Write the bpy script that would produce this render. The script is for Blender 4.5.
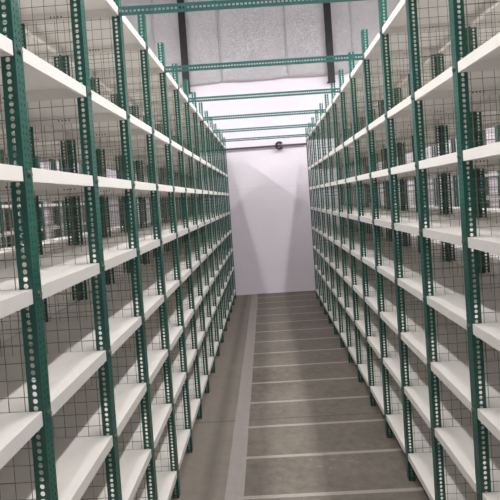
import bpy, bmesh, math, random
from mathutils import Vector, Matrix
random.seed(4)
S = bpy.context.scene
for o in list(bpy.data.objects): bpy.data.objects.remove(o)
COL = S.collection

# ------------------------------------------------------------------ camera
F, CX, CY = 520.0, 250.54, 213.45
YAW, PITCH, ROLL = 0.0296156, 0.0276992, 0.0682282
CAM_Z = 1.88078

def ray(a, b):
    c, s = math.cos(ROLL), math.sin(ROLL); u = c*a - s*b; v = s*a + c*b
    y2, z2 = 1.0, -v
    c, s = math.cos(PITCH), math.sin(PITCH); y = c*y2 + s*z2; z = -s*y2 + c*z2
    c, s = math.cos(YAW), math.sin(YAW)
    return Vector((c*u - s*y, s*u + c*y, z))
fw = ray(0, 0); rt = ray(1, 0) - fw; up = fw - ray(0, 1)
cd = bpy.data.cameras.new('camera'); cam = bpy.data.objects.new('camera', cd); COL.objects.link(cam)
m = Matrix((rt, up, -fw)).transposed().to_4x4(); m.translation = (0, 0, CAM_Z)
cam.matrix_world = m
cd.sensor_width = 36; cd.lens = F/500*36
cd.shift_x = (250 - CX)/500; cd.shift_y = (CY - 250)/500
cd.clip_start = 0.02; cd.clip_end = 100
S.camera = cam

# ------------------------------------------------------------------ world, lamps, exposure
w = bpy.data.worlds.new('world'); S.world = w; w.use_nodes = True
w.node_tree.nodes['Background'].inputs[0].default_value = (0.9, 0.95, 1.0, 1)
w.node_tree.nodes['Background'].inputs[1].default_value = 0.25
def strip(x, z, y0, y1, width, power, col=(1, 0.985, 0.96)):
    l = bpy.data.lights.new('unseen_strip_light', 'AREA'); l.shape = 'RECTANGLE'
    l.size = width; l.size_y = y1 - y0; l.energy = power; l.color = col
    o = bpy.data.objects.new('unseen_strip_light', l); COL.objects.link(o)
    o.location = (x, (y0 + y1)/2, z)
strip(-1.15, 5.2, -0.3, 7.3, 0.09, 150)
strip(1.25, 5.2, -0.3, 7.3, 0.09, 195)
strip(0.0, 6.2, 0.5, 5.5, 0.3, 55)  # added fill strip, out of view, evens the light on the end wall
for x in (-4.6, 4.7):
    strip(x, 6.0, 1.0, 7.0, 0.22, 360)  # added fill strips, out of view, brighten undersides and the rows beyond
S.view_settings.view_transform = 'Standard'; S.view_settings.look = 'None'
S.view_settings.exposure = 0.34; S.view_settings.gamma = 1.0
S.view_settings.use_curve_mapping = False

# ------------------------------------------------------------------ layout (metres)
B = 0.6                       # bay length
XL, XR, D = 0.676, 0.802, 0.535
DL, DR = 2.434*B, 2.537*B     # distance to post 0 on each side
NL, NR = 14, 13               # last post on each side
LEVELS = [2.878, 2.350, 1.996, 1.646, 1.293, 0.945, 0.596, 0.160]
LIP = 0.042
POST_H = 3.08
WALL_Y = 10.22
PITCH_H = 0.0208

# ------------------------------------------------------------------ materials
def lin(c): return tuple((v/12.92 if v <= .04045 else ((v+.055)/1.055)**2.4) for v in c)
def mat(name, rgb, rough=.5, metal=0.0, var=0.0, scale=6.0, bump=0.0, bscale=40.0, rvar=0.0):
    m = bpy.data.materials.new(name); m.use_nodes = True
    nt = m.node_tree; N = nt.nodes; b = N['Principled BSDF']
    c = lin([v/255 for v in rgb])
    b.inputs['Roughness'].default_value = rough; b.inputs['Metallic'].default_value = metal
    tc = N.new('ShaderNodeTexCoord')
    n = N.new('ShaderNodeTexNoise'); n.inputs['Scale'].default_value = scale; n.inputs['Detail'].default_value = 5
    nt.links.new(tc.outputs['Object'], n.inputs['Vector'])
    r = N.new('ShaderNodeValToRGB'); e = r.color_ramp.elements
    e[0].position = .3; e[1].position = .7
    e[0].color = tuple(max(0, v*(1-var)) for v in c) + (1,); e[1].color = tuple(min(1, v*(1+var)) for v in c) + (1,)
    nt.links.new(n.outputs['Fac'], r.inputs['Fac']); nt.links.new(r.outputs['Color'], b.inputs['Base Color'])
    if bump:
        n2 = N.new('ShaderNodeTexNoise'); n2.inputs['Scale'].default_value = bscale; n2.inputs['Detail'].default_value = 4
        nt.links.new(tc.outputs['Object'], n2.inputs['Vector'])
        bp = N.new('ShaderNodeBump'); bp.inputs['Strength'].default_value = bump; bp.inputs['Distance'].default_value = .02
        nt.links.new(n2.outputs['Fac'], bp.inputs['Height']); nt.links.new(bp.outputs['Normal'], b.inputs['Normal'])
    return m

M_green = mat('green_paint', (28, 86, 75), .28, 0.0, .12, 9)
M_bar = mat('green_bar_paint', (46, 94, 91), .36, 0.0, .12, 9)
M_shelf = mat('white_enamel', (230, 226, 222), .40, 0.0, .03, 5)
M_wire = mat('wire', (132, 130, 116), .5, .2, .1, 20)
M_bolt = mat('zinc_bolt', (120, 124, 122), .4, .7, .1, 40)
M_hole = mat('dark_hole', (30, 30, 28), .8)
M_black = mat('black_steel', (26, 23, 28), .5, .1, .25, 8)
M_pipe = mat('dark_pipe', (84, 80, 86), .5, .3, .15, 8)
M_side = mat('side_wall_paint', (214, 210, 214), .85, 0, .03, 2)
M_ceil = mat('ceiling_paint', (205, 204, 206), .9, 0, .03, 2)

def wall_material():
    m = mat('far_wall_plaster', (236, 228, 238), .8, 0, .025, 1.3, .05, 14)
    nt = m.node_tree; N = nt.nodes; L = nt.links; b = N['Principled BSDF']
    base = b.inputs['Base Color'].links[0].from_socket
    tc = N.new('ShaderNodeTexCoord')
    # faint board joints
    sp = N.new('ShaderNodeSeparateXYZ'); L.new(tc.outputs['Object'], sp.inputs[0])
    def joint(sock, pitch, off, wdt):
        a = N.new('ShaderNodeMath'); a.operation = 'ADD'; a.inputs[1].default_value = off; L.new(sock, a.inputs[0])
        f = N.new('ShaderNodeMath'); f.operation = 'PINGPONG'; f.inputs[1].default_value = pitch/2; L.new(a.outputs[0], f.inputs[0])
        c = N.new('ShaderNodeMath'); c.operation = 'LESS_THAN'; c.inputs[1].default_value = wdt; L.new(f.outputs[0], c.inputs[0])
        return c.outputs[0]
    j = joint(sp.outputs['Z'], 5.0, -2.08, .008)
    # sparse scuffs low on the wall
    n = N.new('ShaderNodeTexNoise'); n.inputs['Scale'].default_value = 9; n.inputs['Detail'].default_value = 6; n.inputs['Roughness'].default_value = .75
    L.new(tc.outputs['Object'], n.inputs['Vector'])
    r = N.new('ShaderNodeValToRGB'); r.color_ramp.elements[0].position = .68; r.color_ramp.elements[1].position = .76
    r.color_ramp.elements[0].color = (0, 0, 0, 1); r.color_ramp.elements[1].color = (.5, .5, .5, 1); L.new(n.outputs['Fac'], r.inputs['Fac'])
    mp = N.new('ShaderNodeMapRange'); mp.inputs[1].default_value = .1; mp.inputs[2].default_value = 1.2; mp.inputs[3].default_value = 1; mp.inputs[4].default_value = 0.0
    L.new(sp.outputs['Z'], mp.inputs[0])
    mu = N.new('ShaderNodeMath'); mu.operation = 'MULTIPLY'; L.new(r.outputs['Color'], mu.inputs[0]); L.new(mp.outputs[0], mu.inputs[1])
    mj = N.new('ShaderNodeMath'); mj.operation = 'MULTIPLY'; mj.inputs[1].default_value = .10; L.new(j, mj.inputs[0])
    ad = N.new('ShaderNodeMath'); ad.operation = 'ADD'; L.new(mu.outputs[0], ad.inputs[0]); L.new(mj.outputs[0], ad.inputs[1])
    mx = N.new('ShaderNodeMixRGB'); mx.inputs[2].default_value = (.28, .25, .25, 1)
    L.new(ad.outputs[0], mx.inputs[0]); L.new(base, mx.inputs[1]); L.new(mx.outputs[0], b.inputs['Base Color'])
    return m

def floor_material():
    m = bpy.data.materials.new('concrete_floor'); m.use_nodes = True
    nt = m.node_tree; N = nt.nodes; L = nt.links; b = N['Principled BSDF']
    tc = N.new('ShaderNodeTexCoord'); sp = N.new('ShaderNodeSeparateXYZ'); L.new(tc.outputs['Object'], sp.inputs[0])
    X, Y = sp.outputs['X'], sp.outputs['Y']
    def math_(op, a, bb=None, c=None):
        n = N.new('ShaderNodeMath'); n.operation = op
        for i, v in enumerate((a, bb, c)):
            if v is None: continue
            if isinstance(v, (int, float)): n.inputs[i].default_value = v
            else: L.new(v, n.inputs[i])
        return n.outputs[0]
    def noise(scale, detail=5, rough=.6, vec=None):
        n = N.new('ShaderNodeTexNoise'); n.inputs['Scale'].default_value = scale; n.inputs['Detail'].default_value = detail
        n.inputs['Roughness'].default_value = rough; L.new(vec or tc.outputs['Object'], n.inputs['Vector']); return n.outputs['Fac']
    def band(s, lo, hi): return math_('MULTIPLY', math_('GREATER_THAN', s, lo), math_('LESS_THAN', s, hi))
    def mix(f, a, c2):
        n = N.new('ShaderNodeMixRGB')
        L.new(f, n.inputs[0]) if not isinstance(f, float) else setattr(n.inputs[0], 'default_value', f)
        for i, v in ((1, a), (2, c2)):
            if isinstance(v, tuple): n.inputs[i].default_value = v
            else: L.new(v, n.inputs[i])
        return n.outputs[0]
    def col(r, g, bb): return lin((r/255, g/255, bb/255)) + (1,)
    n1 = noise(1.6); n2 = noise(14, 6, .7)
    r = N.new('ShaderNodeValToRGB'); r.color_ramp.elements[0].position = .36; r.color_ramp.elements[1].position = .64
    L.new(math_('ADD', math_('MULTIPLY', n1, .45), math_('MULTIPLY', n2, .55)), r.inputs['Fac'])
    r.color_ramp.elements[0].color = col(*FL_A); r.color_ramp.elements[1].color = col(*FL_B)
    c = r.outputs['Color']
    wob = math_('MULTIPLY', math_('SUBTRACT', n1, .5), .012)
    Xw = math_('ADD', X, wob); Yw = math_('ADD', Y, wob)
    # bare lighter concrete on the left of the painted line
    left = math_('LESS_THAN', Xw, -.33)
    c = mix(math_('MULTIPLY', left, .55), c, col(*FL_L))
    # soft shelving shadow painted into the floor colour near the left posts
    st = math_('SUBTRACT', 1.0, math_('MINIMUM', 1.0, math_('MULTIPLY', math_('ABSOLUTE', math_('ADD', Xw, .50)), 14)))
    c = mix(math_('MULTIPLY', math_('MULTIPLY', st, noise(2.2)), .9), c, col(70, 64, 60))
    # expansion crack
    ck = band(Yw, 4.375, 4.392)
    c = mix(math_('MULTIPLY', ck, .6), c, col(62, 57, 54))
    # painted lines
    wear = math_('ADD', .55, math_('MULTIPLY', noise(22, 6, .7), .6))
    wear = math_('MINIMUM', wear, 1.0)
    long_ = band(Xw, -.382, -.262)
    frac = math_('PINGPONG', math_('SUBTRACT', Yw, 3.228 - .507*8), .2535)
    cross = math_('MULTIPLY', math_('LESS_THAN', frac, .018), band(X, -.30, 1.5))
    c = mix(math_('MULTIPLY', math_('MULTIPLY', cross, wear), .85), c, col(*FL_X))
    c = mix(math_('MULTIPLY', long_, wear), c, col(*FL_P))
    # pale scuffs
    vm = N.new('ShaderNodeMapping'); vm.inputs['Scale'].default_value = (9, 22, 1); L.new(tc.outputs['Object'], vm.inputs[0])
    sc = math_('GREATER_THAN', noise(1.0, 6, .75, vm.outputs[0]), .60)
    dx = math_('SUBTRACT', X, .37); dy = math_('SUBTRACT', Y, 3.62)
    near = math_('LESS_THAN', math_('ADD', math_('MULTIPLY', math_('MULTIPLY', dx, dx), 30), math_('MULTIPLY', math_('MULTIPLY', dy, dy), 60)), 1.0)
    c = mix(math_('MULTIPLY', math_('MULTIPLY', sc, near), .5), c, col(170, 164, 160))
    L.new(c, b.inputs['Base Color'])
    b.inputs['Roughness'].default_value = .62
    bp = N.new('ShaderNodeBump'); bp.inputs['Strength'].default_value = .15; bp.inputs['Distance'].default_value = .004
    L.new(n2, bp.inputs['Height']); L.new(bp.outputs['Normal'], b.inputs['Normal'])
    return m
FL_A, FL_B, FL_L, FL_P, FL_X = (90, 83, 75), (122, 114, 105), (136, 127, 118), (154, 145, 142), (168, 160, 153)

def foil_material():
    m = mat('silver_foil', (240, 237, 242), .28, .12, .05, 3)
    nt = m.node_tree; N = nt.nodes; L = nt.links; b = N['Principled BSDF']
    tc = N.new('ShaderNodeTexCoord')
    mp = N.new('ShaderNodeMapping'); mp.inputs['Scale'].default_value = (14, 14, 19); L.new(tc.outputs['Object'], mp.inputs[0])
    n = N.new('ShaderNodeTexNoise'); n.inputs['Scale'].default_value = 1.6; n.inputs['Detail'].default_value = 7; n.inputs['Distortion'].default_value = 1.2
    L.new(mp.outputs[0], n.inputs['Vector'])
    sb = N.new('ShaderNodeMath'); sb.operation = 'SUBTRACT'; sb.inputs[1].default_value = .5; L.new(n.outputs['Fac'], sb.inputs[0])
    ab = N.new('ShaderNodeMath'); ab.operation = 'ABSOLUTE'; L.new(sb.outputs[0], ab.inputs[0])
    bp = N.new('ShaderNodeBump'); bp.inputs['Strength'].default_value = 1.0; bp.inputs['Distance'].default_value = .11
    L.new(ab.outputs[0], bp.inputs['Height']); L.new(bp.outputs['Normal'], b.inputs['Normal'])
    return m

# ------------------------------------------------------------------ helpers
def quad(bm, pts, mi=0):
    f = bm.faces.new([bm.verts.new(p) for p in pts]); f.material_index = mi; return f
def box(bm, x0, x1, y0, y1, z0, z1, mi=0):
    v = [bm.verts.new((x, y, z)) for x in (x0, x1) for y in (y0, y1) for z in (z0, z1)]
    for i in ((0,1,3,2),(4,6,7,5),(0,4,5,1),(2,3,7,6),(0,2,6,4),(1,5,7,3)):
        bm.faces.new([v[k] for k in i]).material_index = mi
def cyl(bm, c, axis, r, h, n=10, mi=0):
    """solid disc of radius r centred at c, height h along unit axis"""
    a = Vector(axis); t = a.orthogonal().normalized(); s = a.cross(t); c = Vector(c)
    ring = [[bm.verts.new(c + a*k + t*(r*math.cos(2*math.pi*i/n)) + s*(r*math.sin(2*math.pi*i/n))) for i in range(n)] for k in (-h/2, h/2)]
    bm.faces.new(ring[0][::-1]).material_index = mi; bm.faces.new(ring[1]).material_index = mi
    for i in range(n): bm.faces.new((ring[0][i], ring[0][(i+1) % n], ring[1][(i+1) % n], ring[1][i])).material_index = mi
def mesh(name, bm, mats):
    bmesh.ops.remove_doubles(bm, verts=bm.verts, dist=1e-6)
    bmesh.ops.recalc_face_normals(bm, faces=bm.faces)
    me = bpy.data.meshes.new(name); bm.to_mesh(me); bm.free()
    for m_ in (mats if isinstance(mats, (list, tuple)) else [mats]): me.materials.append(m_)
    return me
def link(name, me, parent=None, loc=(0, 0, 0)):
    o = bpy.data.objects.new(name, me); COL.objects.link(o); o.location = loc
    if parent: o.parent = parent
    return o
def empty(name, loc, label, cat, group=None):
    o = bpy.data.objects.new(name, None); COL.objects.link(o); o.location = loc; o.empty_display_size = .1
    o['label'] = label; o['category'] = cat
    if group: o['group'] = group
    return o
def structure(name, bm, m_):
    o = link(name, mesh(name, bm, m_)); o['kind'] = 'structure'; return o

def flange(bm, P, length, width, t, cols, pitch):
    """perforated flat strip: P(s, l, n) -> point; s across the width, l along the length, n thickness.
    cols: (s_centre, hole_w, hole_l, sides, phase)"""
    n = int(length/pitch); pitch = length/n
    edges = [0.0]
    for i in range(len(cols)-1): edges.append((cols[i][0] + cols[i+1][0])/2)
    edges.append(width)
    for ci, (sc, hw, hl, sides, ph) in enumerate(cols):
        s0, s1 = edges[ci], edges[ci+1]
        for k in range(n):
            l0 = k*pitch; l1 = l0 + pitch; lc = (l0+l1)/2
            if sides == 4:
                hole = [(sc-hw/2, lc-hl/2), (sc+hw/2, lc-hl/2), (sc+hw/2, lc+hl/2), (sc-hw/2, lc+hl/2)]
                rect = [(s0, l0), (s1, l0), (s1, l1), (s0, l1)]
            else:
                q = .29
                hole = [(sc-hw*(.5-q), lc-hl/2), (sc+hw*(.5-q), lc-hl/2), (sc+hw/2, lc-hl*(.5-q)), (sc+hw/2, lc+hl*(.5-q)),
                        (sc+hw*(.5-q), lc+hl/2), (sc-hw*(.5-q), lc+hl/2), (sc-hw/2, lc+hl*(.5-q)), (sc-hw/2, lc-hl*(.5-q))]
                rect = [(s0, l0), (s1, l0), (s1, l0), (s1, l1), (s1, l1), (s0, l1), (s0, l1), (s0, l0)]
            N_ = len(hole)
            for nn in (0, t):
                hv = [bm.verts.new(P(a, b_, nn)) for a, b_ in hole]
                cache = {}
                def rv(p):
                    if p not in cache: cache[p] = bm.verts.new(P(p[0], p[1], nn))
                    return cache[p]
                for i in range(N_):
                    j = (i+1) % N_
                    vs = [rv(rect[i]), rv(rect[j]), hv[j], hv[i]]
                    if vs[0] is vs[1]: vs = vs[1:]
                    bm.faces.new(vs)
            for i in range(N_):
                j = (i+1) % N_
                quad(bm, [P(*hole[i], 0), P(*hole[j], 0), P(*hole[j], t), P(*hole[i], t)])
    for s in (0, width): quad(bm, [P(s, 0, 0), P(s, length, 0), P(s, length, t), P(s, 0, t)])
    for l in (0, length): quad(bm, [P(0, l, 0), P(width, l, 0), P(width, l, t), P(0, l, t)])

W_NARROW, W_WIDE, T = 0.042, 0.050, 0.002
_posts = {}
def post_mesh(sx, height):
    """slotted angle post; corner at the origin, narrow flange runs along sx*X, wide flange along +Y"""
    k = (sx, height)
    if k in _posts: return _posts[k]
    bm = bmesh.new()
    flange(bm, lambda s, l, n: (sx*s, n, l), height, W_NARROW, T, [(W_NARROW*.52, .0135, .0145, 8, 0)], PITCH_H)
    flange(bm, lambda s, l, n: (sx*n, T + s, l), height, W_WIDE - T, T, [(.013, .0040, .0085, 4, 0), (.033, .0040, .0085, 4, 0)], PITCH_H)
    _posts[k] = mesh('post', bm, M_green); return _posts[k]

def shelf_mesh(sx):
    """shelf tray; origin at the front near corner of the bay, extends sx*X by D and +Y by B"""
    bm = bmesh.new(); e = .0035; t = .0012; g = .006; y0, y1 = g, B - .002
    X = lambda v: sx*v
    def bx(a, b_, c, d, z0, z1, mi=0): box(bm, min(X(a), X(b_)), max(X(a), X(b_)), c, d, z0, z1, mi)
    zt, zb = LIP/2, -LIP/2
    bx(e, D-e, y0, y1, zt-t, zt)                                  # top
    bx(e, e+t*1.5, y0, y1, zb, zt-t)                              # front lip
    bx(D-e-t*1.5, D-e, y0, y1, zb, zt-t)                          # rear lip
    bx(e+t, D-e-t, y0, y0+t, zb, zt-t); bx(e+t, D-e-t, y1-t, y1, zb, zt-t)   # end lips
    bx(e, e+.014, y0, y1, zb, zb+t); bx(D-e-.014, D-e, y0, y1, zb, zb+t)     # returns
    for q in (.30, .318, .336, .354):                  # punched holes in the end lip
        bx(q-.003, q+.003, y1-t-.0008, y1-t+.0002, -.006, .002, 1)
    return mesh('shelf', bm, [M_shelf, M_hole])

def bolt_mesh(sx):
    bm = bmesh.new()
    cyl(bm, (-sx*.003, 0, 0), (1, 0, 0), .0085, .006, 6)
    cyl(bm, (-sx*.001, 0, 0), (1, 0, 0), .0115, .002, 12)
    return mesh('bolt', bm, M_bolt)

WIRE = .0022
def wire_mesh(sx):
    bm = bmesh.new(); h = WIRE/2; z0, z1 = .06, LEVELS[0] + .02; x0, x1 = .006, D - .006
    n = 11
    for i in range(n+1):
        x = x0 + (x1-x0)*i/n
        box(bm, min(sx*(x-h), sx*(x+h)), max(sx*(x-h), sx*(x+h)), -h, h*0, z0, z1)
    k = int((z1-z0)/.0497)
    for i in range(k+1):
        z = z0 + (z1-z0)*i/k
        a, b_ = sx*x0, sx*x1
        box(bm, min(a, b_), max(a, b_), 0, h, z-h, z+h)
    return mesh('mesh_panel', bm, M_wire)

# ------------------------------------------------------------------ room shell
ZW, RX, YB = 6.8, 6.4, -3.2
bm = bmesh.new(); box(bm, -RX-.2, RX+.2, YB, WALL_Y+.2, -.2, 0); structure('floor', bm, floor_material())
bm = bmesh.new(); box(bm, -RX-.2, RX+.2, WALL_Y, WALL_Y+.2, 0, ZW); structure('wall_far', bm, wall_material())
bm = bmesh.new(); box(bm, -RX-.2, -RX, YB, WALL_Y, 0, ZW); structure('wall_left', bm, M_side)
bm = bmesh.new(); box(bm, RX, RX+.2, YB, WALL_Y, 0, ZW); structure('wall_right', bm, M_side)
bm = bmesh.new(); box(bm, -RX-.2, RX+.2, YB, WALL_Y+.2, ZW, ZW+.2); structure('ceiling', bm, M_ceil)

# ------------------------------------------------------------------ foil insulation over the upper part of the far wall
FOIL_Z = 4.19; FOIL_Y = WALL_Y - .03
foil = empty('foil_insulation', (0, FOIL_Y, FOIL_Z), 'crinkled silver foil insulation covering the upper part of the white end wall', 'insulation')
M_foil = foil_material()
PW = 1.28; X0 = -6.37 + .03
edges = [.60 + PW*i for i in range(-5, 5)]
edges = [-RX+.02] + [e for e in edges if -RX+.3 < e < RX-.3] + [RX-.02]
for a, b_ in zip(edges[:-1], edges[1:]):
    bm = bmesh.new(); nx, nz = 26, 44; H = ZW - .02 - FOIL_Z
    ph = random.random()*10
    def dy(x, z, u):
        s = .012*math.sin(9*x+ph+2*math.sin(3*z)) * math.sin(5*z+ph)
        s += .006*math.sin(23*x+7*z) + random.uniform(-.004, .004)
        puff = .02*min(1, 4*u*(1-u)*2)
        return -(.02 + puff*.8 + s*.6)
    grid = []
    for i in range(nx+1):
        colv = []
        for k in range(nz+1):
            u = i/nx; x = a + (b_-a)*u; z = H*k/nz
            sag = -.02*math.sin(math.pi*u*1.0)*random.uniform(.6, 1.2) if k == 0 else 0
            colv.append(bm.verts.new((x, min(-.004, dy(x, z, u)), z + sag)))
        grid.append(colv)
    for i in range(nx):
        for k in range(nz):
            f = bm.faces.new((grid[i][k], grid[i+1][k], grid[i+1][k+1], grid[i][k+1])); f.smooth = True
    # returns to the wall so that the blanket has thickness
    for seq in ([c[0] for c in grid], grid[0], grid[-1], [c[-1] for c in grid]):
        back = [bm.verts.new((v.co.x, .028, v.co.z)) for v in seq]
        for i in range(len(seq)-1): bm.faces.new((seq[i], seq[i+1], back[i+1], back[i]))
    if b_ < RX - .1:                                              # taped seam, a wobbling raised ridge
        sm = bmesh.new(); prev = None
        for k in range(61):
            z = H*k/60; cx = b_ + .010*math.sin(2.1*z+ph) + random.uniform(-.004, .004); ww = .013 + random.uniform(-.003, .004)
            ring = [sm.verts.new(q) for q in ((cx-ww, -.012, z), (cx-ww*.4, -.042, z), (cx+ww*.4, -.042, z), (cx+ww, -.012, z))]
            if prev:
                for q in range(4): sm.faces.new((prev[q], prev[(q+1) % 4], ring[(q+1) % 4], ring[q]))
            else: sm.faces.new(ring)
            prev = ring
        sm.faces.new(prev[::-1])
        link('seam_tape', mesh('seam_tape', sm, M_foil), foil)
    me = bpy.data.meshes.new('foil_panel'); bmesh.ops.recalc_face_normals(bm, faces=bm.faces); bm.to_mesh(me); bm.free(); me.materials.append(M_foil)
    link('foil_panel', me, foil)
# black steel columns standing in front of the foil
CY_ = WALL_Y - .14
for x, x1, lab in ((-1.37, 0, 'black steel column in front of the foil, the left one of two'),
               (1.43, 0, 'black steel column in front of the foil, the right one of two')):
    c = empty('steel_column', (x, CY_, FOIL_Z - .17), lab, 'column', 'black columns at the end wall')
    H = ZW - FOIL_Z + .17
    bm = bmesh.new(); box(bm, -.065, .065, -.006, 0, 0, H); box(bm, -.065, -.057, 0, .06, 0, H); box(bm, .057, .065, 0, .06, 0, H)
    link('channel', mesh('channel', bm, M_black), c)
    bm = bmesh.new(); box(bm, -.08, .08, 0.061, .135, 0, .012); box(bm, -.05, .05, -.004, .06, 0.0, .012)
    link('base_bracket', mesh('base_bracket', bm, M_black), c)
# thin conduit along the foil edge, right side
# dark pipe on the end wall with a round clamp
PZ = 2.877
p = empty('wall_pipe', (0, WALL_Y - .06, PZ), 'thin dark pipe running across the white end wall with an open ring clamp', 'pipe')
bm = bmesh.new(); cyl(bm, (-.815, 0, 0), (1, 0, 0), .019, 3.37, 12); link('pipe', mesh('pipe', bm, M_pipe), p)
bm = bmesh.new()
R0, R1, n = .040, .082, 20
prev = None
for i in range(n+1):
    a = math.radians(35 + 290*i/n)
    ring = [bm.verts.new((math.cos(a)*r, y, math.sin(a)*r)) for r, y in ((R0, -.045), (R1, -.045), (R1, .0), (R0, .0))]
    if prev:
        for q in range(4): bm.faces.new((prev[q], prev[(q+1) % 4], ring[(q+1) % 4], ring[q]))
    else: bm.faces.new(ring)
    prev = ring
bm.faces.new(prev[::-1])
o = link('ring_clamp', mesh('ring_clamp', bm, M_black), p, (.345, 0, 0)); 

# ------------------------------------------------------------------ shelving
ORD = ['first', 'second', 'third', 'fourth', 'fifth', 'sixth', 'seventh', 'eighth', 'ninth', 'tenth', 'eleventh',
       'twelfth', 'thirteenth', 'fourteenth', 'fifteenth', 'sixteenth']
GROUPS = {'L0': 'shelving bays lining the left side of the aisle', 'R0': 'shelving bays lining the right side of the aisle',
          'L1': 'shelving bays behind the left row', 'R1': 'shelving bays behind the right row',
          'L3': 'outermost shelving bays on the left', 'R3': 'outermost shelving bays on the right',
          'L2': 'far shelving bays beyond the left row', 'R2': 'far shelving bays beyond the right row'}
WIREM = {s: wire_mesh(s) for s in (-1, 1)}
SHELFM = {s: shelf_mesh(s) for s in (-1, 1)}
BOLTM = {s: bolt_mesh(s) for s in (-1, 1)}

def make_bay(sx, bolts, end, tall=0.0):
    """sx: direction in which the shelf recedes from its own aisle"""
    t = bpy.data.objects.new('shelving_bay', None); COL.objects.link(t); t.empty_display_size = .1
    h = POST_H
    def posts(y):
        link('post', post_mesh(sx, h + tall), t, (0, y, 0))
        link('post', post_mesh(-sx, h), t, (sx*D, y, 0))
        link('mesh_panel', WIREM[sx], t, (0, y + T + WIRE/2 + .0003, 0))
    posts(0)
    if end: posts(B)
    for z in LEVELS:
        s = link('shelf', SHELFM[sx], t, (0, 0, z))
        if bolts:
            link('bolt', BOLTM[sx], s, (0, .032, 0))
    return t
def copy_tree(o, parent=None):
    c = o.copy(); COL.objects.link(c)
    if parent: c.parent = parent
    for ch in KIDS[o.name]: copy_tree(ch, c)
    return c
KIDS = {}
def index(o):
    KIDS[o.name] = [c for c in bpy.data.objects if c.parent == o]
    for c in KIDS[o.name]: index(c)

def row(key, sx, x, y0, j0, j1, bolts, text):
    """bays j0..j1-1; the last one also has its closing posts"""
    protos = {}
    for n, j in enumerate(range(j0, j1)):
        end = (j == j1-1); tall = .16 if (key == 'R0' and j == 3) else 0.0
        k = (end, tall)
        if k not in protos:
            t = make_bay(sx, bolts, end, tall); index(t); protos[k] = t
        else: t = copy_tree(protos[k])
        t.location = (x, y0 + j*B, 0)
        t['label'] = text(n, j, end); t['category'] = 'shelving'; t['group'] = GROUPS[key]

def lab_main(side):
    def f(n, j, end):
        if j == -1: return 'nearest green shelving bay on the %s of the aisle, cut off by the frame' % side
        if end: return 'last green shelving bay on the %s of the aisle, closest to the end wall' % side
        return 'green shelving bay lining the %s of the aisle, %s one from the camera' % (side, ORD[n])
    return f
def lab_back(side, where):
    def f(n, j, end):
        if end: return 'green bay %s the %s row, by end wall' % (where, side)
        return 'green bay %s the %s row, %s from near end' % (where, side, ORD[n])
    return f
GAP = .012; AISLE = XL + XR
row('L0', -1, -XL, DL, -1, NL, True, lab_main('left'))
row('R0', 1, XR, DR, -1, NR, True, lab_main('right'))
xb = XL + D; row('L1', 1, -(XL + 2*D + GAP), DL, 0, NL, False, lab_back('left', 'back to back behind'))
row('R1', -1, XR + 2*D + GAP, DR, 0, NR, False, lab_back('right', 'back to back behind'))
row('L2', -1, -(XL + 2*D + GAP + AISLE), DL, 5, NL, False, lab_back('left', 'across the next aisle from'))
row('R2', 1, XR + 2*D + GAP + AISLE, DR, 4, NR, False, lab_back('right', 'across the next aisle from'))
row('L3', 1, -(XL + 4*D + 2*GAP + AISLE), DL, 6, NL, False, lab_back('left', 'in the outermost row, far beyond'))
row('R3', -1, XR + 4*D + 2*GAP + AISLE, DR, 5, NR, False, lab_back('right', 'in the outermost row, far beyond'))

# ------------------------------------------------------------------ slotted bars tying the two rows together
BW = .046
Lb = XL + XR + .03
bm = bmesh.new()
flange(bm, lambda s, l, n: (l - Lb/2, n, s - BW/2), Lb, BW, T, [(BW*.5, .011, .0125, 4, 0)], PITCH_H)
flange(bm, lambda s, l, n: (l - Lb/2, T + s, BW/2 - T + n), Lb, .036, T, [(.018, .008, .008, 4, 0)], PITCH_H)
BAR = mesh('slotted_angle', bm, M_bar)
bm = bmesh.new(); cyl(bm, (0, -.004, 0), (0, 1, 0), .009, .007, 6); cyl(bm, (0, -.001, 0), (0, 1, 0), .012, .002, 12)
BARBOLT = mesh('bolt', bm, M_bolt)
bar0 = None
for n, j in enumerate((0, 2, 4, 6, 8, 10, 12)):
    yl = DL + j*B - .004 - T; yr = DR + j*B - .004 - T
    last = n == 6
    if bar0 is None:
        t = empty('cross_bar', (0, 0, 0), '', 'bar'); link('angle', BAR, t)
        for s in (-1, 1): link('bolt', BARBOLT, t, (s*(Lb/2 - .018), 0, 0))
        index(t); bar0 = t
    else: t = copy_tree(bar0)
    t.location = ((XR-XL)/2, (yl+yr)/2 - .003, LEVELS[0] - .001)
    t.rotation_euler = (0, 0, math.atan2(yr-yl, XL+XR))
    t['group'] = 'green slotted bars across the top of the aisle'
    t['label'] = ('green slotted steel bar bolted across the aisle, %s' %
                  ('the one nearest overhead' if n == 0 else 'the farthest one' if last
                   else '%s one from the camera' % ORD[n]))
